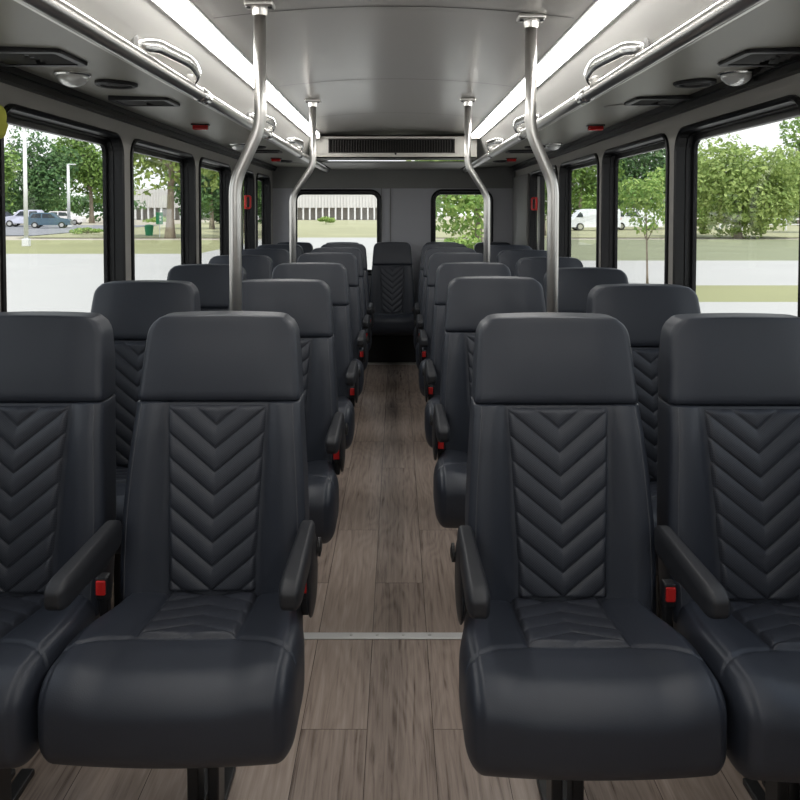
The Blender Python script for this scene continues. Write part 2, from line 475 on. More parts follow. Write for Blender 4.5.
# ------------------------------------------------------------------ overhead rails with their hoops
for s, nm in ((-1, 'left'), (1, 'right')):
    t = thing('overhead_rail', 'long polished steel rail running above the %s seats' % nm, 'rail', (OX, 0, 0), 0, 'overhead rails')
    rx, rz = s * .640, H + .388
    m = MB(); m.tube([(rx, Y0 + .02, rz), (rx, Y1 - .05, rz)], .021, 20); m.build('rail_tube', steel, t, True)
    m = MB(); m.rbox((s * .666, (Y0 + Y1) / 2, RZ - .024), (.007, (Y1 - Y0) / 2 - .03, .008), .004); m.build('edge_trim', steel, t)
    for yy in (2.62, 3.95, 5.3):
        q = MB(); q.tube([(rx, yy, rz), (rx, yy + .09, rz)], .0245, 20); q.build('rail_sleeve', chrome, t, True)
    dy = 0 if s < 0 else .03
    for i, yb in enumerate((2.03, 3.55, 4.75)):
        y = yb + dy
        pts = fillet([(s * .652, y, H + .422), (s * .612, y + .05, H + .432), (s * .592, y + .32, H + .438), (s * .606, y + .45, H + .428), (s * .632, y + .47, H + .405)], .09, 7)
        hp = mesh('hoop', *sweep(pts, .018, 16, True, .009, up=(-.25 * s, .05, 1)), chrome, t)
        q = MB(); q.tube([(s * .628, y + .455, H + .425), (s * .640, y + .47, H + .384)], .017, 14); q.build('hoop_post', covem, hp, True)
        q = MB(); q.lathe([(.026, 0), (.026, .006), (.012, .010)], 18, Matrix.Translation((s * .655, y - .002, H + .422)) @ Matrix.Rotation(-s * math.pi / 2, 4, 'Y')); q.build('hoop_flange', bandm, hp)

# ------------------------------------------------------------------ grab poles
def pole(y, xu, xl, zc, label):
    t = thing('grab_pole', label, 'pole', (xl, y, 0), 0, 'steel grab poles')
    dx = xu - xl
    zt = ceil_z(xu)
    pts = fillet([(0, 0, .012), (0, 0, H + .085), (dx, 0, H + .24), (dx, 0, zt - .015)], .040, 8)
    m = MB(); m.tube(pts, .0172, 22); m.build('pole_tube', steel, t, True)
    m = MB(); m.rbox((dx, 0, zt - .010), (.040, .030, .008), .006); 
    m.lathe([(.0205, 0), (.0225, .018), (.022, .026)], 20, Matrix.Translation((dx, 0, zt - .040)))
    mt = m.build('ceiling_mount', steel, t)
    for k in (-1, 1):
        q = MB(); q.lathe([(.006, 0), (.006, .004)], 10, Matrix.Translation((dx + k * .030, -.012, zt - .022))); q.build('screw', blackmetal, mt)
    m = MB(); m.lathe([(.036, 0), (.036, .006), (.022, .014)], 20); m.build('floor_flange', steel, t)
pole(2.24, -.354, -.427, 0, 'bent steel grab pole on the left, right behind the first row of seats')
pole(2.375, .428, .497, 0, 'bent steel grab pole on the right, right behind the first row of seats')
pole(4.12, -.405, -.512, 0, 'farther left bent steel grab pole, in front of the left rear window')
pole(4.12, .396, .497, 0, 'farther right bent steel grab pole, in front of the right rear window')

# ------------------------------------------------------------------ soffit fittings
def soffit_z(x): 
    a = abs(x - (OX if abs(x) < .7 else 0)); return RZ + (ZW - RZ) * max(0, (abs(x) - abs(OX + math.copysign(RX, x))) / (WX + .02 - abs(OX + math.copysign(RX, x))))
def air_vent(x, y, w, d, label, grp='black air vents'):
    t = thing('air_vent', label, 'air vent', (x, y, soffit_z(x) + .004), 0, grp)
    m = MB(); o = .02
    lp = rrect(-w / 2, w / 2, -d / 2, d / 2, .015, 3); li = rrect(-w / 2 + o, w / 2 - o, -d / 2 + o, d / 2 - o, .008, 3); M = len(lp)
    vs = [(a, b, 0) for a, b in lp] + [(a, b, -.014) for a, b in lp] + [(a * .985, b * .985, -.018) for a, b in lp] + [(a, b, -.018) for a, b in li] + [(a, b, -.004) for a, b in li]
    fs = [(j * M + i, j * M + (i + 1) % M, (j + 1) * M + (i + 1) % M, (j + 1) * M + i) for j in range(4) for i in range(M)] + [tuple(4 * M + i for i in range(M))]
    m.add(vs, fs); m.build('bezel', plastic, t)
    m = MB()
    for c in (-1, 1):
        for k in range(5):
            yy = -d / 2 + o + (d - 2 * o) * (k + .5) / 5
            vv = [(c * .012 + c * 0, yy - .008, -.006), (c * (w / 2 - o), yy - .008, -.006), (c * (w / 2 - o), yy + .006, -.016), (c * .012, yy + .006, -.016)]
            m.add(vv + [(a, b, e + .002) for a, b, e in vv], [(0, 1, 2, 3), (7, 6, 5, 4), (0, 4, 5, 1), (2, 6, 7, 3)])
    m.build('louvres', plain('grey_louvre', (.03, .03, .03, 1), rough=.4), t)
    return t
def dome_light(x, y, label):
    t = thing('dome_light', label, 'dome light', (x, y, soffit_z(x)), 0, 'clear dome lights')
    m = MB(); m.lathe([(.053, .002), (.053, -.006), (.047, -.010)], 28); m.build('rim', chrome, t, False)
    m = MB(); m.lathe([(.046, -.008)] + [(.046 * math.cos(a * math.pi / 2 / 7), -.008 - .034 * math.sin(a * math.pi / 2 / 7)) for a in range(1, 7)] + [(.002, -.042)], 28); m.build('lens', clearm, t, True)
    m = MB(); m.lathe([(.02, -.006), (.017, -.022), (.004, -.026)], 16); m.build('reflector', chrome, t, True)
def speaker(x, y, label):
    t = thing('ceiling_speaker', label, 'speaker', (x, y, soffit_z(x)), 0, 'round black speakers')
    m = MB(); m.lathe([(.066, .002), (.066, -.008), (.060, -.013), (.050, -.012), (.048, -.005)], 30); m.build('rim', plastic, t, False)
    m = MB(); m.lathe([(.049, -.004), (.038, -.006), (.02, -.009), (.004, -.010)], 30); m.build('grille', darkm, t, True)
def red_lamp(x, y, label):
    t = thing('marker_lamp', label, 'marker lamp', (x, y, soffit_z(x)), 0, 'red marker lamps')
    m = MB(); m.rbox((0, 0, -.003), (.042, .02, .004), .003); m.build('base', plastic, t)
    m = MB(); m.rbox((0, 0, -.016), (.036, .017, .012), .007); m.build('lens', redlens, t, True)
def ring_plate(x, y, label):
    t = thing('access_cover', label, 'access cover', (x, y, soffit_z(x)), 0, 'oval access covers')
    m = MB(); m.lathe([(.055, .001), (.055, -.003), (.050, -.005)], 28, Matrix.Scale(1.2, 4, (1, 0, 0))); m.build('cover', soffitm, t)
    m = MB(); m.lathe([(.058, .001), (.058, -.004), (.055, -.004)], 28, Matrix.Scale(1.2, 4, (1, 0, 0)), cap=False); m.build('rim', bandm, t)

air_vent(-.945, 2.12, .24, .20, 'near black rectangular air vent above the left front window')
air_vent(1.045, 2.14, .24, .20, 'near black rectangular air vent above the right front window')
dome_light(-.945, 2.40, 'clear dome light beside the near left air vent')
dome_light(1.05, 2.40, 'clear dome light beside the near right air vent')
speaker(-.87, 2.56, 'round black speaker in front of the left clear dome light')
speaker(.985, 2.56, 'round black speaker in front of the right clear dome light')
air_vent(-.905, 2.96, .22, .18, 'second black air vent on the left, behind the round speaker')
air_vent(1.005, 2.96, .22, .18, 'second black air vent on the right, behind the round speaker')
red_lamp(-.90, 3.77, 'small red lamp on the left underside panel near the second window')
red_lamp(.985, 3.83, 'small red lamp on the right underside panel near the second window')
ring_plate(.91, 3.12, 'flat oval cover between the right air vent and the red lamp')
dome_light(-.94, 4.86, 'far left dome light, before the last left vent')
dome_light(.985, 4.86, 'far right dome light, before the last right vent')
speaker(-.86, 5.02, 'far round speaker beside the far left dome light')
speaker(.90, 5.02, 'far round speaker beside the far right dome light')
air_vent(-.86, 5.36, .22, .16, 'last black air vent on the left, near the rear corner')
air_vent(.88, 5.36, .22, .16, 'last black air vent on the right, near the rear corner')
red_lamp(-.90, 6.12, 'far small red lamp near the left rear corner')
red_lamp(.91, 6.12, 'far small red lamp near the right rear corner')
speaker(-.88, 6.42, 'small dark round speaker behind the far left red lamp')
speaker(.87, 6.42, 'small dark round speaker behind the far right red lamp')
ring_plate(-.84, 6.72, 'pale oval cover at the rear end of the left underside panel')
ring_plate(.80, 6.72, 'pale oval cover at the rear end of the right underside panel')

# ------------------------------------------------------------------ rear air conditioner
t = thing('air_conditioner', 'wide warm grey air conditioner with a black grille at the rear ceiling', 'air conditioner', (OX, 5.6, H + .40))
m = MB()
AF = 5.80; A = .592
zt, zb, zu = H + .560, H + .392, H + .385
# face built around the grille opening
gx0, gx1, gz0, gz1 = -.490, .432, H + .430, H + .535
def fbox(m, x0, x1, y0, y1, z0, z1): m.box(x0, x1, y0 - 5.6, y1 - 5.6, z0 - (H + .40), z1 - (H + .40))
fbox(m, -A, gx0, AF, AF + .03, zb, zt); fbox(m, gx1, A, AF, AF + .03, zb, zt)
fbox(m, gx0, gx1, AF, AF + .03, zb, gz0); fbox(m, gx0, gx1, AF, AF + .03, gz1, zt)
fbox(m, -A, A, AF, Y1 - .03, zt - .01, zt); fbox(m, -A, A, 6.35, Y1 - .03, zb + .003, zb + .012)
fbox(m, -A, A, AF, AF + .10, zb, zb + .01)
m.build('housing', acm, t)
m = MB(); fbox(m, gx0, gx1, AF + .06, AF + .07, gz0, gz1); m.build('grille_backing', darkm, t)
m = MB()
for k in range(48):
    x = gx0 + (gx1 - gx0) * (k + .5) / 48
    fbox(m, x - .0025, x + .0025, AF + .014, AF + .05, gz0, gz1)
for z in (gz0, gz1 - .006): fbox(m, gx0, gx1, AF - .004, AF + .03, z, z + .006)
for x in (gx0, gx1 - .006): fbox(m, x, x + .006, AF - .004, AF + .03, gz0, gz1)
m.build('grille', plain('grille_black', (.02, .017, .015, 1), rough=.5), t)
m = MB(); fbox(m, -A, A, AF + .10, 6.35, zb + .02, zb + .03); m.build('dark_recess', bandm, t)  # recessed strip, darker than the rest of the underside
m = MB(); m.lathe([(.008, 0), (.008, .003), (.004, .004)], 10, Matrix.Translation((.0, 0, zb + .018 - (H + .40))) @ Matrix.Rotation(math.pi / 2, 4, 'X')); m.build('latch', plastic, t)

# ------------------------------------------------------------------ small wall items
def release(x, y, z, label, sx):
    t = thing('emergency_handle', label, 'emergency handle', (x, y, z), 0, 'red emergency window handles')
    m = MB(); m.rbox((0, 0, 0), (.008, .02, .052), .006); m.build('plate', redp, t, True)
    pts = fillet([(sx * .006, .012, -.046), (sx * .03, .03, -.046), (sx * .03, .03, .046), (sx * .006, .012, .046)], .02, 5)
    m = MB(); m.tube(pts, .0075, 10); m.build('handle', redp, t, True)
release(-WX + .012, 6.02, H + .075, 'red emergency handle by the left windows, beside the near left pole', 1)
release(WX + .008, 6.32, H + .065, 'red emergency handle by the right windows, beside the near right pole', -1)
# crumpled yellow-green cloth at the left edge
def cl(x, y, z):
    a = math.sin(9 * z * 6 + x * 30) * .010 + math.sin(y * 60 + z * 25) * .008
    k = 1 + a * 8 + (.25 if z < 0 else 0)
    return (x * k, y * k + a, z * (1 + a * 3))
v, f = rbox((.02, .05, .05), .019, (4, 6, 8), 4, cl)
o = mesh('cloth', v, f, plain('yellow_green_cloth', srgb(164, 166, 60), rough=.8, noise=.25, nscale=25), loc=(-WX + .032, 2.205, H + .255))
tag(o, 'yellow-green crumpled cloth hanging at the near left window corner', 'cloth')
# metal strip across the aisle floor, and the riser under the back seats
t = thing('threshold_strip', 'thin bright metal strip lying across the aisle floor', 'threshold strip', (0, 2.385, 0))
m = MB(); m.rbox((0, 0, .0025), (.62, .018, .0025), (.002, .008, .002)); m.build('strip', plain('satin_aluminium', (.78, .77, .75, 1), rough=.5, metal=.5), t)
for x in (-.12, -.04, .04, .12):
    q = MB(); q.lathe([(.005, .0045), (.005, .0062), (.002, .0066)], 10, Matrix.Translation((x + .01, 0, 0))); q.build('screw', steel, t)
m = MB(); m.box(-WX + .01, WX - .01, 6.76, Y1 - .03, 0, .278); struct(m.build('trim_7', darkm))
m = MB(); m.box(-WX + .01, WX - .01, 6.71, 6.76, 0, .012); struct(m.build('trim_8', acm))

# ------------------------------------------------------------------ bus seat
def hw_back(z):          # half width of the backrest outline
    P = [(.38, .208), (.50, .211), (.60, .210), (.70, .204), (.80, .196), (.87, .190), (.95, .184), (1.03, .176), (1.09, .170)]
    for (a, b), (c, d) in zip(P, P[1:]):
        if z <= c:
            t = max(0, (z - a) / (c - a)); return b + (d - b) * t
    return P[-1][1]
def face_y(z):
    t = (z - .44) / .63
    return .132 * t - .014 * math.sin(math.pi * max(0, min(1, t * 1.1)))
def F(x, z):             # front surface of the backrest
    u = abs(x) / hw_back(z)
    b = .020 * sm(.52, .80, u) * (1 - .45 * sm(.78, .87, z)) - .008 * sm(.86, 1.0, u)
    return face_y(z) - b
ZS, ZTOP = .860, 1.049
PW = lambda z: .100 + .021 * (z - .45) / .41
def back_def(x, y, z):
    Z = z + .6245
    k = hw_back(Z) / .205
    X = x * k
    w = max(0., min(1., (.045 - y) / .09))         # 1 at the front, 0 at the back
    fy = F(X, Z) * w + (face_y(Z)) * (1 - w)
    gx = abs(abs(X) - PW(Z) - .001)
    g = .006 * math.exp(-(gx / .006) ** 2) * w
    return (X, y + .05 + fy + g, Z)
def head_def(x, y, z):
    Z = z + .9525
    W = hw_back(Z); Rc = .042
    e = Z - (ZTOP - Rc)
    if e > 0: W = W - Rc + math.sqrt(max(0, Rc * Rc - min(e, Rc) ** 2)) * .98 + .0008
    X = x * W / .185
    w = max(0., min(1., (.045 - y) / .09))
    thick = 1 - .25 * sm(.92, ZTOP, Z)
    fy = face_y(Z) * 1.0 - (.010 * (1 - sm(.5, 1.05, abs(X) / .185)) * math.sin(math.pi * max(0, min(1, (Z - .85) / .24)))) * w
    Z2 = Z + .006 * (1 - (X / .17) ** 2) * sm(.98, ZTOP, Z)
    return (X, (y + .05) * thick + fy - .008 * w + .006 * math.exp(-((Z - .857) / .004) ** 2), Z2)
v, f = rbox((.205, .05, .2325), (.018, .018, .004), (44, 3, 26), 4, back_def); BACK = (v, f)
v, f = rbox((.185, .05, .0965), (.018, .018, .004), (26, 3, 16), 5, head_def); HEAD = (v, f)

def chevron_grid(nx, nv, hwf, v0, v1, tan, pitch, surf, lift, puff, sharp, off=0.):
    """grid whose rows follow the chevrons; returns verts, faces"""
    vs, fs = [], []
    span = tan * max(hwf(v0), hwf(v1))
    for j in range(nv + 1):
        for i in range(nx + 1):
            u = -1 + 2 * i / nx
            v = v0 + (v1 - v0 + span) * j / nv - span     # height of the centre line
            hz = hwf(max(v0, min(v1, v)))
            x = u * hz
            z = v + abs(x) * tan
            zc = max(v0, min(v1, z))
            s = ((zc - abs(x) * tan + off) / pitch) % 1.0
            p = abs(math.sin(math.pi * s)) ** sharp
            ed = min(1 - abs(u), 10) * hz
            ez = min(zc - v0, v1 - zc)
            edge = sm(0, .008, ed) * sm(0, .008, ez)
            vs.append(surf(x, zc, (lift + puff * p) * edge - .004 * (1 - edge)))
    for j in range(nv):
        for i in range(nx):
            fs.append((j * (nx + 1) + i, j * (nx + 1) + i + 1, (j + 1) * (nx + 1) + i + 1, (j + 1) * (nx + 1) + i))
    return vs, fs
BPAN = chevron_grid(44, 190, PW, .438, .851, .80, .0515, lambda x, z, d: (x, F(x, z) - d, z), .001, .0095, .36, .02)

def hw_cush(y): return .203 + .028 * (1 - sm(-.24, .02, y))
CO = 0.0
def cush_top(x, y):
    u = abs(x) / hw_cush(y)
    return .4705 - .036 * sm(-.30, .02, y) * 1.0 + .010 * sm(.45, .78, u) - .006 * (1 - sm(0, .6, u)) * sm(-.30, -.15, y)
def seam_y(x): return -.245 - 1.1 * max(0, abs(x) - .10) ** 1.35
def cush_def(x, y, z):
    Y = y - .180
    W = hw_cush(Y); X = x * W / .231
    Y -= .016 * (1 - (X / W) ** 2) * sm(.0, -.2, y)
    w = max(0., min(1., (z + .02) / .06))
    base = (cush_top(X, Y) - .4705)
    g = 0
    if abs(X) < W * .97 and z > .02:
        g += .005 * math.exp(-((Y - seam_y(X)) / .0055) ** 2)
        if Y > seam_y(X): g += .005 * math.exp(-((abs(X) - .100) / .005) ** 2)
    g += .0035 * math.exp(-((abs(X) - W * .90) / .0045) ** 2) * (1 if z > 0 else sm(-.07, 0, z))
    Z = z + .3835 + base * w - g * w
    if Y < -.30: Y += g * .8
    # nose: lower edge tucks back
    Y += .012 * (1 - sm(-.085, 0, z)) * (1 - sm(-.235, -.1, y))
    return (X, Y, Z)
v, f = rbox((.231, .235, .087), (.034, .075, .062), (92, 76, 4), 7, cush_def); CUSH = (v, f)
CPAN = chevron_grid(36, 120, lambda y: .099, -.243, .015, -.62, .062, lambda x, y, d: (x, y, cush_top(x, y) + d), .0005, .0045, .5, .0) if False else None
def cpan():
    # chevrons pointing to the front on the cushion insert: mirror y so the same grid code serves
    vs, fs = chevron_grid(36, 120, lambda y: .098, -.010, .240, .62, .060, lambda x, q, d: (x, -.002 - q + .0, cush_top(x, -.002 - q) + d), .0005, .0075, .42, .01)
    return vs, [tuple(reversed(a)) for a in fs]
CPAN = cpan()

def piping_pts(side):
    pts = []
    for i in range(25):
        z = .425 + (.853 - .425) * i / 24
        w = hw_back(z)
        x = side * (w - .016)
        pts.append((x, (F(x, z) if z < .87 else face_y(z) - .008) + .0005, z))
    return pts

def make_seat(kind):
    """kind: 'left_aisle', 'right_aisle', 'left_window', 'right_window', 'rear'"""
    t = bpy.data.objects.new('bus_seat', None); t.empty_display_size = .05; C.objects.link(t)
    b = mesh('backrest', *BACK, leather, t)
    mesh('quilted_panel', *BPAN, perf, b)
    for s in (-1, 1):
        m = MB(); m.tube(piping_pts(s), .0016, 6); m.build('piping', stitch, b, True)
    mesh('headrest', *HEAD, leather, t)
    co = {'left_aisle': .004, 'right_aisle': -.018}.get(kind, 0)
    c = mesh('cushion', *CUSH, leather, t, loc=(co, 0, 0))
    mesh('quilted_panel', *CPAN, quilt, c)
    m = MB(); m.rbox((0, -.10, .294), (.18, .16, .013), .006); m.rbox((0, .075, .40), (.16, .012, .10), .006); m.build('seat_frame', blackmetal, t)
    for x in (() if kind == 'rear' else (co - .018, co + .026)):
        q = MB(); q.rbox((x, -.10, .142), (.012, .03, .142), .005); q.rbox((x, -.10, .008), (.016, .13, .008), .004); q.build('leg', blackmetal, t)
    inner = {'left_aisle': 1, 'right_aisle': -1, 'left_window': 1, 'right_window': -1, 'rear': 1}[kind]
    def arm(side, shield):
        def ad(x, y, z):
            fr = sm(.10, -.17, y)
            return (x * (1 - .18 * (1 - fr)), y, z - .006 * fr * 0 - (.010 * (1 - fr) if z < 0 else 0))
        q = MB(); q.rbox((side * (.221 if shield else .212), -.175, .588), (.0225, .170, .029), (.013, .045, .021), (3, 8, 3), 5, ad)
        a = q.build('armrest', leather if False else plastic_soft, t, True)
        q = MB(); q.rbox((side * (.236 if shield else .216), -.075, .515 if shield else .555), (.009 if shield else .005, .070, .085 if shield else .03), (.008 if shield else .004, .06, .07 if shield else .028), (1, 3, 4), 5)
        q.build('side_shield', plastic, a, True)
        q = MB(); q.lathe([(.02, 0), (.02, .006), (.008, .009)], 16, Matrix.Translation((side * (.245 if shield else .221), -.04, .56)) @ Matrix.Rotation(side * math.pi / 2, 4, 'Y')); q.build('pivot', blackmetal, a)
    if kind in ('left_aisle', 'right_aisle'):
        arm(inner, True); arm(-inner, False)
    if kind == 'rear': pass
    bx = inner * (.214 if 'aisle' in kind else .226)
    q = MB(); q.rbox((bx, -.015, .442), (.010, .012, .045), .005); q.rbox((bx, -.025, .468), (.0135, .015, .026), .005); bk = q.build('belt_buckle', plastic, t, True)
    q = MB(); q.rbox((bx, -.041, .472), (.0105, .004, .016), .003); q.build('buckle_button', redp, bk)['label'] = 'red release button'
    return t
plastic_soft = plain('armrest_vinyl', (.016, .017, .0205, 1), rough=.5, spec=.4, bump=.08, bscale=400)

ORD = ['first', 'second', 'third', 'fourth', 'fifth', 'sixth']
Yrow = {'left_aisle': [1.77, 2.72, 3.67, 4.63, 5.32, 6.00], 'right_aisle': [1.74, 2.84, 3.69, 4.63, 5.32, 6.00],
        'left_window': [1.76, 2.66, 3.56, 4.36, 5.12, 5.84], 'right_window': [1.73, 2.52, 3.33, 4.16, 4.98, 5.76]}
XS = {'left_aisle': -.390, 'left_window': -.860, 'right_aisle': .400, 'right_window': .860}
for kind in ('left_aisle', 'right_aisle', 'left_window', 'right_window'):
    proto = None
    sd, pos = kind.split('_')
    for i in range(6):
        if proto is None: o = proto = make_seat(kind)
        else: o = copy_tree(proto)
        o.location = (XS[kind] * (.987 if i == 0 and pos == 'window' else 1), Yrow[kind][i], 0)
        where = 'beside the aisle' if pos == 'aisle' else 'next to the windows'
        tag(o, 'charcoal quilted bus seat %s on the %s, %s row from the front' % (where, sd, ORD[i]), 'seat', 'charcoal bus seats')
proto = None
for i, (x, lab) in enumerate([(-.012, 'charcoal back row bus seat standing in the middle at the end of the aisle'),
                              (-.455, 'charcoal back row bus seat just left of the middle one'),
                              (.433, 'charcoal back row bus seat just right of the middle one'),
                              (-.885, 'charcoal back row bus seat in the far left corner'),
                              (.884, 'charcoal back row bus seat in the far right corner')]):
    if proto is None: o = proto = make_seat('rear')
    else: o = copy_tree(proto)
    o.location = (x, 6.90, -.022); o.scale = (.93, .96, 1.0)
    tag(o, lab, 'seat', 'charcoal bus seats')

# ------------------------------------------------------------------ outside
GZ = -.60
def gz(d):
    if d < 45: return GZ
    return GZ + .45 * min(1, (d - 45) / 55)
def px(x, d): return (x - 397) / 793 * d + CX
def strip(name, xs, ys, mat, label, dz=0.):
    (x0, x1), (y0, y1) = xs, ys
    brk = [y0] + [y for y in (45, 100) if y0 < y < y1] + [y1]
    pts = []
    for a, b in zip(brk, brk[1:]):
        n = max(1, int((b - a) / 6)); pts += [a + (b - a) * k / n for k in range(n)]
    pts.append(y1)
    vs = []; 
    for y in pts: vs += [(x0, y, gz(y) + dz), (x1, y, gz(y) + dz)]
    o = mesh(name, vs, [(2 * k, 2 * k + 1, 2 * k + 3, 2 * k + 2) for k in range(len(pts) - 1)], mat, smooth=False)
    return struct(o, label)
strip('ground', (-260, 260), (-120, 320), dirtm, 'pale ground around the bus', -.06)
strip('road_apron', (-120, 3), (-60, 36), concretem, 'white concrete pavement left of the bus', 0)
strip('road_centre', (-9, 1.6), (36, 56), concretem, 'white concrete drive behind the bus', .005)
strip('lawn_left', (-120, -9), (36, 52), lawnm, 'grass strip beyond the left pavement', 0)
strip('lawn_middle', (-27, 90), (56, 140), lawn2m, 'pale lawn in front of the long building', 0)
strip('road_parking', (-120, -27.5), (60, 92), asphaltm, 'grey asphalt parking lot on the left', 0)
strip('road_right_near', (3, 120), (-60, 16.7), concretem, 'white concrete pavement right of the bus', 0)
strip('lawn_right_near', (3, 120), (16.7, 20.5), lawnm, 'narrow grass strip to the right', .0)
strip('road_right', (3, 120), (20.5, 31), concretem, 'white road on the right', 0)
strip('lawn_right', (1.6, 120), (31, 53), lawn3m, 'wide grass strip beyond the road on the right', 0)

def tree(name, label, x, d, crown_w, crown_z0, crown_z1, mat, trunk_r=.25, n=3200, leaf=.30, blobs=16, group=None, seed=0, depth=None, zg=None):
    rnd = random.Random(seed + 11)
    g = gz(d) if zg is None else zg
    t = thing(name, label, 'tree', (x, d, g - .03), 0, group)
    W = crown_w / 2; Hc = (crown_z1 - crown_z0) / 2; zc = (crown_z1 + crown_z0) / 2; Dp = (depth or crown_w) / 2
    cs = []
    for k in range(blobs):
        while True:
            p = Vector((rnd.uniform(-1, 1), rnd.uniform(-1, 1), rnd.uniform(-1, 1)))
            if p.length < 1: break
        r = rnd.uniform(.28, .5)
        p *= (1 - r * .8)
        cs.append((p, r))
    vs, fs = [], []
    for k in range(n):
        p, r = cs[rnd.randrange(blobs)]
        dv = Vector((rnd.gauss(0, 1), rnd.gauss(0, 1), rnd.gauss(0, 1))).normalized()
        q = p + dv * r * rnd.uniform(.72, 1.03)
        c = Vector((q.x * W, q.y * Dp, zc + q.z * Hc))
        nrm = (dv * .9 + Vector((rnd.gauss(0, .5), rnd.gauss(0, .5), rnd.gauss(.3, .5)))).normalized()
        a = nrm.orthogonal().normalized(); ang = rnd.uniform(0, 6.28)
        a = (Matrix.Rotation(ang, 3, nrm) @ a); b = nrm.cross(a)
        s = leaf * rnd.uniform(.6, 1.35)
        base = len(vs)
        vs += [c - a * s * .6, c - b * s * .34 + nrm * s * .10, c + a * s * .6, c + b * s * .34 + nrm * s * .10]
        fs += [(base, base + 1, base + 2), (base, base + 2, base + 3)]
    mesh('crown', vs, fs, mat, t, smooth=False)
    m = MB()
    lean = rnd.uniform(-.04, .04)
    top = crown_z0 + Hc * 1.1
    pts = [(lean * top * (k / 6) ** 1.3, 0, top * k / 6) for k in range(7)]
    m.tube(pts, [trunk_r * (1.35 if k == 0 else 1 - .1 * k) for k in range(7)], 12)
    for k in range(5):
        p, r = cs[k]
        s0 = Vector(pts[3 + k % 3]); e = Vector((p.x * W, p.y * Dp, zc + p.z * Hc))
        m.tube([s0, s0.lerp(e, .5) + Vector((0, 0, .1 * Hc)), e], [trunk_r * .45, trunk_r * .3, trunk_r * .12], 8)
    m.build('trunk', bark, t, True)
    return t
G = 'trees outside'
def T(lab, p, d, w, z0, z1, mt, r, n, lf, bl, sd, dp=None, nm='tree'): tree(nm, lab, px(p, d), d, w, z0, z1, mt, r, n, lf, bl, G, sd, dp)
T('dense dark green tree behind the parked cars at the far left edge', -22, 92, 12, .9, 12.0, leaf_mid, .3, 5200, .46, 20, 1, 4.5)
T('big green tree behind the blue car in the left lot', 40, 98, 12.5, .8, 12.5, leaf_dark, .3, 5600, .46, 20, 2, 4.5)
T('broad dark green tree right of the blue car, by the second lamp post', 92, 105, 13, 1.2, 14.0, leaf_mid, .3, 5600, .48, 20, 3, 4.5)
T('tall lawn tree with thick bare grey trunk beside the green sign', 170, 56, 13, 3.0, 11.0, leaf_pale, .31, 5200, .38, 20, 4, 8)
T('leafy tree seen through the third left window', 212, 76, 10, .6, 11.0, leaf_dark, .22, 5200, .38, 18, 5, 5)
T('leafy tree seen behind the left pole through the fourth window', 246, 66, 7.0, .8, 10.0, leaf_mid, .2, 3600, .36, 15, 6, 4.5)
T('leafy tree seen through the last left window', 270, 60, 4.2, .5, 9.0, leaf_dark, .15, 2600, .32, 13, 7, 4)
T('bright green tree with a trunk seen through the right rear window', 479, 34, 6.6, .75, 6.2, leaf_lime, .2, 3600, .22, 14, 8)
T('low green bush at the foot of the tree behind the right rear window', 462, 32, 1.7, .05, 1.15, leaf_lime, .04, 900, .15, 10, 9, None, 'bush')
T('leafy tree seen beside the far right pole through the fourth window', 543, 60, 6.0, .7, 9.5, leaf_mid, .2, 3400, .34, 15, 10, 4.5)
T('green tree behind the front of the white van', 580, 94, 11.0, .5, 13, leaf_mid, .25, 5200, .44, 18, 12, 5)
T('dark green tree behind the second white van', 634, 102, 13.0, .5, 14, leaf_dark, .25, 5600, .46, 18, 13, 5)
T('slender young lime green tree with thin trunk in the second right window', 648, 20, 1.7, 1.30, 3.25, leaf_lime, .028, 1700, .10, 13, 14, None, 'young_tree')
T('big rounded bushy green tree filling the near right window', 738, 56, 9.0, -.2, 7.6, leaf_pale, .26, 11000, .30, 40, 15)
T('pale thin crowned tree rising behind the big bushy tree on the right', 800, 90, 9, 3.0, 13.0, leaf_mid, .25, 2000, .42, 16, 16, 5)
T('green tree left of the big bushy tree, by the window post', 692, 76, 6.0, .5, 9.0, leaf_mid, .2, 3600, .38, 15, 17, 5)
T('green tree at the right edge behind the big bushy tree', 806, 66, 5.5, .7, 6.6, leaf_pale, .2, 3200, .34, 15, 18, 5)

def hedge(lab, p, d, w, h, mt, sd):
    tree('hedge', lab, px(p, d), d, w, -.3, h, mt, .04, 5200, .5, 46, 'hedges outside', sd, 4)
hedge('long dark hedge far behind the parked cars on the left', 40, 116, 34, 5.2, leaf_dark, 51)
hedge('long hedge far behind the white vans on the right', 610, 116, 34, 6.0, leaf_mid, 52)
hedge('long pale hedge far behind the big bushy tree on the right', 765, 100, 22, 4.2, leaf_pale, 53)
hedge('short dark hedge at the end of the long building, behind the rear left windows', 236, 100, 12, 5.0, leaf_dark, 54)

# lamp posts
def lamp_post(x, d, h, r, label):
    t = thing('lamp_post', label, 'lamp post', (x, d, gz(d) - .02), 0, 'lamp posts outside')
    m = MB(); m.tube([(0, 0, 0), (0, 0, h)], [r * 1.1, r * .85], 14); m.build('post', whitem, t, True)
    m = MB(); m.rbox((0, 0, .22), (r * 1.7, r * 1.7, .22), .05); m.build('base', whitem, t)
    m = MB(); m.rbox((.35, 0, h + .02), (.45, .14, .06), .05); m.build('lamp_head', whitem, t)
whitem = plain('white_painted_metal', srgb(214, 214, 214), rough=.5)
lamp_post(px(26, 44), 44, 6.6, .11, 'thick white lamp post on the grass at the left edge')
lamp_post(px(69, 84), 84, 6.6, .16, 'farther white lamp post right of the blue car')

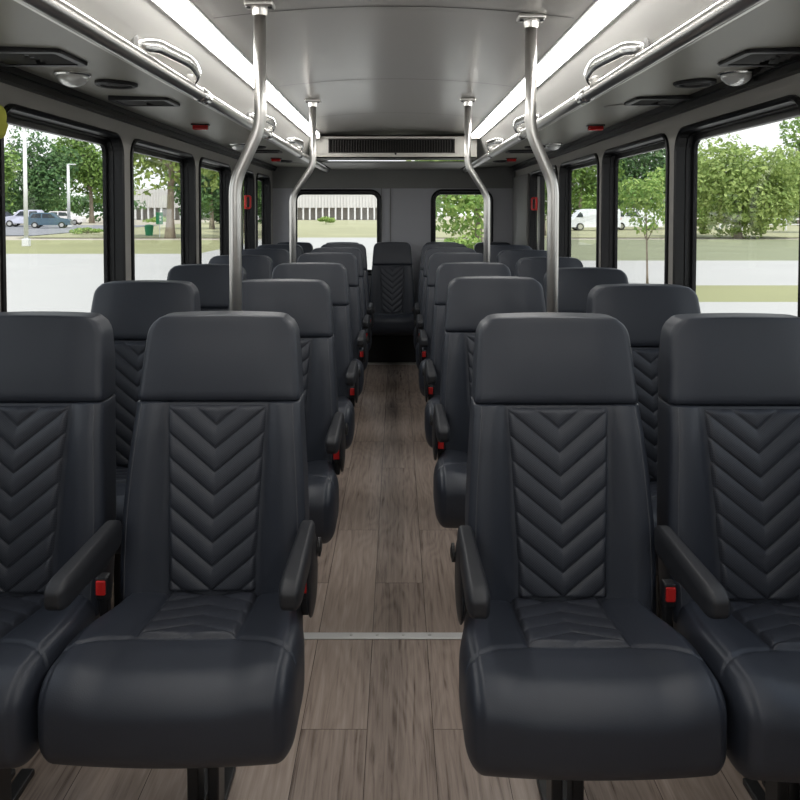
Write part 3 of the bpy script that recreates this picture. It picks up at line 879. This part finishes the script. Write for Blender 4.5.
# cars and vans
tyre = plain('tyre_rubber', (.02, .02, .02, 1), rough=.8)
darkglass = plain('dark_car_glass', (.02, .025, .03, 1), rough=.12)
def vehicle(name, label, cat, x, d, rz, L, W, Hh, col, prof, glass, group):
    g = gz(d)
    t = thing(name, label, cat, (x, d, g), rz, group)
    paint = plain(name + '_paint', col, rough=.25, spec=.5)
    # side outline extruded with tapering roof
    vs, fs = [], []; n = len(prof)
    for s in (-1, -.86, .86, 1):
        for (u, z) in prof:
            k = 1 - .18 * sm(.5, 1, z)
            inset = 1 if abs(s) < 1 else .0
            zz = z if abs(s) < 1 else .18 + (z - .18) * .985
            vs.append(((u - .5) * L * (1 if abs(s) < 1 else .985), s * W / 2 * k, zz * Hh))
    for j in range(3):
        for i in range(n):
            fs.append((j * n + i, j * n + (i + 1) % n, (j + 1) * n + (i + 1) % n, (j + 1) * n + i))
    fs.append(tuple(range(n - 1, -1, -1))); fs.append(tuple(3 * n + i for i in range(n)))
    mesh('body', vs, fs, paint, t, smooth=False)
    for quad in glass:
        for s in (-1, 1):
            zs = [p[1] for p in quad]
            vv = []
            for off in (-.03, .012):
                for (u, z) in quad:
                    k = 1 - .18 * sm(.5, 1, z)
                    vv.append(((u - .5) * L, s * (W / 2 * k + off), z * Hh))
            q = len(quad)
            mesh('window', vv, [tuple(range(q)), tuple(range(2 * q - 1, q - 1, -1))] + [(i, (i + 1) % q, q + (i + 1) % q, q + i) for i in range(q)], darkglass, t, smooth=False)
    rw = .2 * min(Hh, 1.75)
    for u in (.19, .80):
        for s in (-1, 1):
            m = MB(); m.lathe([(rw * .6, -.1), (rw, -.1), (rw, .1), (rw * .6, .1)], 20, Matrix.Translation(((u - .5) * L, s * (W / 2 - .08), rw)) @ Matrix.Rotation(math.pi / 2, 4, 'X'))
            w = m.build('wheel', tyre, t)
            m = MB(); m.lathe([(rw * .6, -.115), (rw * .6, .115)], 16, Matrix.Translation(((u - .5) * L, s * (W / 2 - .08), rw)) @ Matrix.Rotation(math.pi / 2, 4, 'X')); m.build('rim', steel, w)
    for s in (-1, 1):
        m = MB(); m.rbox((-.497 * L, s * W * .42, .55 * Hh), (.03, .07, .10), .02); m.build('tail_light', redp, t)
suv = [(0, .2), (0, .62), (.03, .66), (.10, .96), (.14, 1), (.55, 1), (.60, .97), (.72, .66), (.96, .58), (1, .48), (1, .2)]
suvg = [[(.09, .66), (.15, .93), (.33, .93), (.33, .66)], [(.36, .66), (.36, .93), (.54, .93), (.66, .66)]]
van = [(0, .16), (0, .93), (.03, 1), (.70, 1), (.78, .95), (.90, .60), (.985, .50), (1, .40), (1, .16)]
vang = [[(.74, .62), (.76, .86), (.80, .86), (.885, .62)]]
van2 = vang + [[(.50, .64), (.50, .86), (.70, .86), (.70, .64)]]
vehicle('car', 'dark blue-green car parked in the left lot, nearest of the parked cars', 'car', px(50, 80), 80, math.radians(14), 4.1, 1.8, 1.55, srgb(70, 92, 108), suv, suvg, 'parked cars')
vehicle('car', 'silver car parked behind the lamp post at the far left', 'car', px(25, 85), 85, math.radians(186), 4.2, 1.8, 1.8, srgb(190, 190, 206), suv, suvg, 'parked cars')
vehicle('car', 'dark car at the left edge beside the silver car', 'car', px(3, 88), 88, math.radians(10), 4.2, 1.8, 1.6, srgb(66, 68, 80), suv, suvg, 'parked cars')
vehicle('car', 'pale car far behind the blue car, partly hidden by the second lamp post', 'car', px(66, 93), 93, math.radians(5), 4.2, 1.8, 1.6, srgb(220, 214, 214), suv, suvg, 'parked cars')
vehicle('van', 'white van with dark cab window in the third right window', 'van', px(593, 72), 72, math.radians(180), 4.6, 1.9, 1.95, srgb(232, 234, 238), van, vang, 'white vans')
vehicle('van', 'white van behind the young tree in the second right window', 'van', px(634, 74), 74, math.radians(180), 4.9, 1.9, 2.0, srgb(236, 238, 240), van, van2, 'white vans')

# green sign and green bin by the grey trunk
greenm = plain('sign_green', srgb(20, 128, 82), rough=.5)
t = thing('sign', 'green sign with white mark left of the thick grey trunk', 'sign', (px(159.5, 57), 57, gz(57)))
m = MB(); m.rbox((0, 0, 1.35), (.25, .03, .43), .02); m.build('panel', greenm, t)
m = MB(); m.box(-.03, .03, .01, .05, 0, 1.0); m.build('post', whitem, t)
m = MB()
m.lathe([(.07, 0), (.07, .006)], 16, Matrix.Translation((.08, -.032, 1.45)) @ Matrix.Rotation(math.pi / 2, 4, 'X')); m.box(.02, .14, -.037, -.03, 1.18, 1.32); m.build('symbol', whitem, t)
t = thing('bin', 'green bin on the grass left of the green sign', 'bin', (px(149, 60), 60, gz(60)))
m = MB(); m.lathe([(.26, .0), (.32, .62), (.34, .64), (.34, .68), (.30, .70)], 20); m.build('body', greenm, t)
m = MB(); m.lathe([(.33, .70), (.28, .80), (.05, .84)], 20); m.build('lid', greenm, t, True)

# long building with ribbed facade
bd = 150
bx0, bx1 = px(100, bd), px(384, bd)
t = thing('building', 'long low white building with ribbed facade beyond the lawn', 'building', ((bx0 + bx1) / 2, bd, gz(bd)))
bw = (bx1 - bx0) / 2; zf = H - gz(bd)
m = MB(); m.box(-bw, bw, 0, 12, zf + .8, zf + 4.4)
for k in range(90):
    x = -bw + 2 * bw * (k + .5) / 90
    m.box(x - .09, x + .09, -.25, 0, zf + .85, zf + 4.3)
m.build('upper_facade', plain('ribbed_white_cladding', srgb(206, 204, 202), rough=.7), t)
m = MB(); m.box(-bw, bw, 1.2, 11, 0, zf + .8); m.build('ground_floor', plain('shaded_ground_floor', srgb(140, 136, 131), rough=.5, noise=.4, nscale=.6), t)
for k in range(44):
    x = -bw + 2 * bw * (k + .5) / 44
    m = MB(); m.box(x - .14, x + .14, -.1, .35, 0, zf + .8); m.build('column', whitem, t)
def shrub(x, d, w, h, lab, sd, mat=leaf_lime):
    tree('shrub', lab, x, d, w, .02, h, mat, .04, 700, .2, 9, 'shrubs outside', sd)
shrub(px(326, 96), 96, 2.6, 1.0, 'low green shrub in front of the building, seen through the left rear window', 31)
shrub(px(158, 96), 96, 4.0, 1.1, 'yellowish low hedge behind the green sign', 32)
shrub(px(88, 62.5), 62.5, 2.6, .55, 'low yellow-green shrub on the kerb in the first left window', 33)
shrub(px(705, 63), 63, 1.6, 1.5, 'small shrub left of the big bushy tree trunk', 34, leaf_pale)
shrub(px(760, 63), 63, 1.4, .9, 'small shrub right of the big bushy tree trunk', 35, leaf_pale)
# low fence behind the big tree on the right
t = thing('fence', 'low pale rail fence right of the big bushy tree', 'fence', (px(775, 72), 72, gz(72)), 0)
m = MB(); m.box(-5, 5, -.03, .03, .95, 1.1); m.box(-5, 5, -.03, .03, .5, .6); m.build('rail', whitem, t)
for k in range(6): m = MB(); m.box(-5 + 2 * k - .06, -5 + 2 * k + .06, -.06, .06, 0, 1.12); m.build('post', whitem, t)

# ------------------------------------------------------------------ light
w = bpy.data.worlds.new('World'); bpy.context.scene.world = w; w.use_nodes = True
nt = w.node_tree; bg = nt.nodes['Background']
tc = N(nt, 'ShaderNodeTexCoord'); sep = N(nt, 'ShaderNodeSeparateXYZ'); nt.links.new(tc.outputs['Generated'], sep.inputs[0])
cr = N(nt, 'ShaderNodeValToRGB'); e = cr.color_ramp.elements
e[0].position = 0; e[0].color = (.95, .96, .97, 1); e[1].position = .8; e[1].color = (.62, .76, 1.0, 1)
nt.links.new(sep.outputs['Z'], cr.inputs['Fac'])
nz = N(nt, 'ShaderNodeTexNoise'); nz.inputs['Scale'].default_value = 2.2; nz.inputs['Detail'].default_value = 6; nt.links.new(tc.outputs['Generated'], nz.inputs['Vector'])
rr = N(nt, 'ShaderNodeMapRange'); rr.inputs['From Min'].default_value = .42; rr.inputs['From Max'].default_value = .62; nt.links.new(nz.outputs['Fac'], rr.inputs['Value'])
mx = N(nt, 'ShaderNodeMix', data_type='RGBA'); mx.inputs['B'].default_value = (.97, .97, .98, 1)
nt.links.new(rr.outputs['Result'], mx.inputs['Factor']); nt.links.new(cr.outputs['Color'], mx.inputs['A']); nt.links.new(mx.outputs['Result'], bg.inputs['Color'])
bg.inputs['Strength'].default_value = 1.15
su = bpy.data.lights.new('sun', 'SUN'); su.energy = 3.0; su.angle = math.radians(3); su.color = (1, .96, .9)
so = bpy.data.objects.new('sun', su); C.objects.link(so); so.rotation_euler = (math.radians(24), math.radians(14), 0)

# ------------------------------------------------------------------ camera and view
cam = bpy.data.cameras.new('camera'); co = bpy.data.objects.new('camera', cam); C.objects.link(co)
PITCH = 2.0
co.location = (CX, 0, H); co.rotation_euler = (math.radians(90 - PITCH), 0, 0)
cam.sensor_width = 36; cam.lens = 793 / 800 * 36
cam.shift_x = (400 - 397) / 800
cam.shift_y = -((400 - 212) - 793 * math.tan(math.radians(PITCH))) / 800
cam.clip_start = .02; cam.clip_end = 1000
sc = bpy.context.scene; sc.camera = co
vs_ = sc.view_settings; vs_.view_transform = 'Standard'; vs_.look = 'None'; vs_.exposure = .45; vs_.gamma = 1; vs_.use_curve_mapping = False
sc.cycles.use_denoising = True
sc.cycles.max_bounces = 10; sc.cycles.transparent_max_bounces = 16
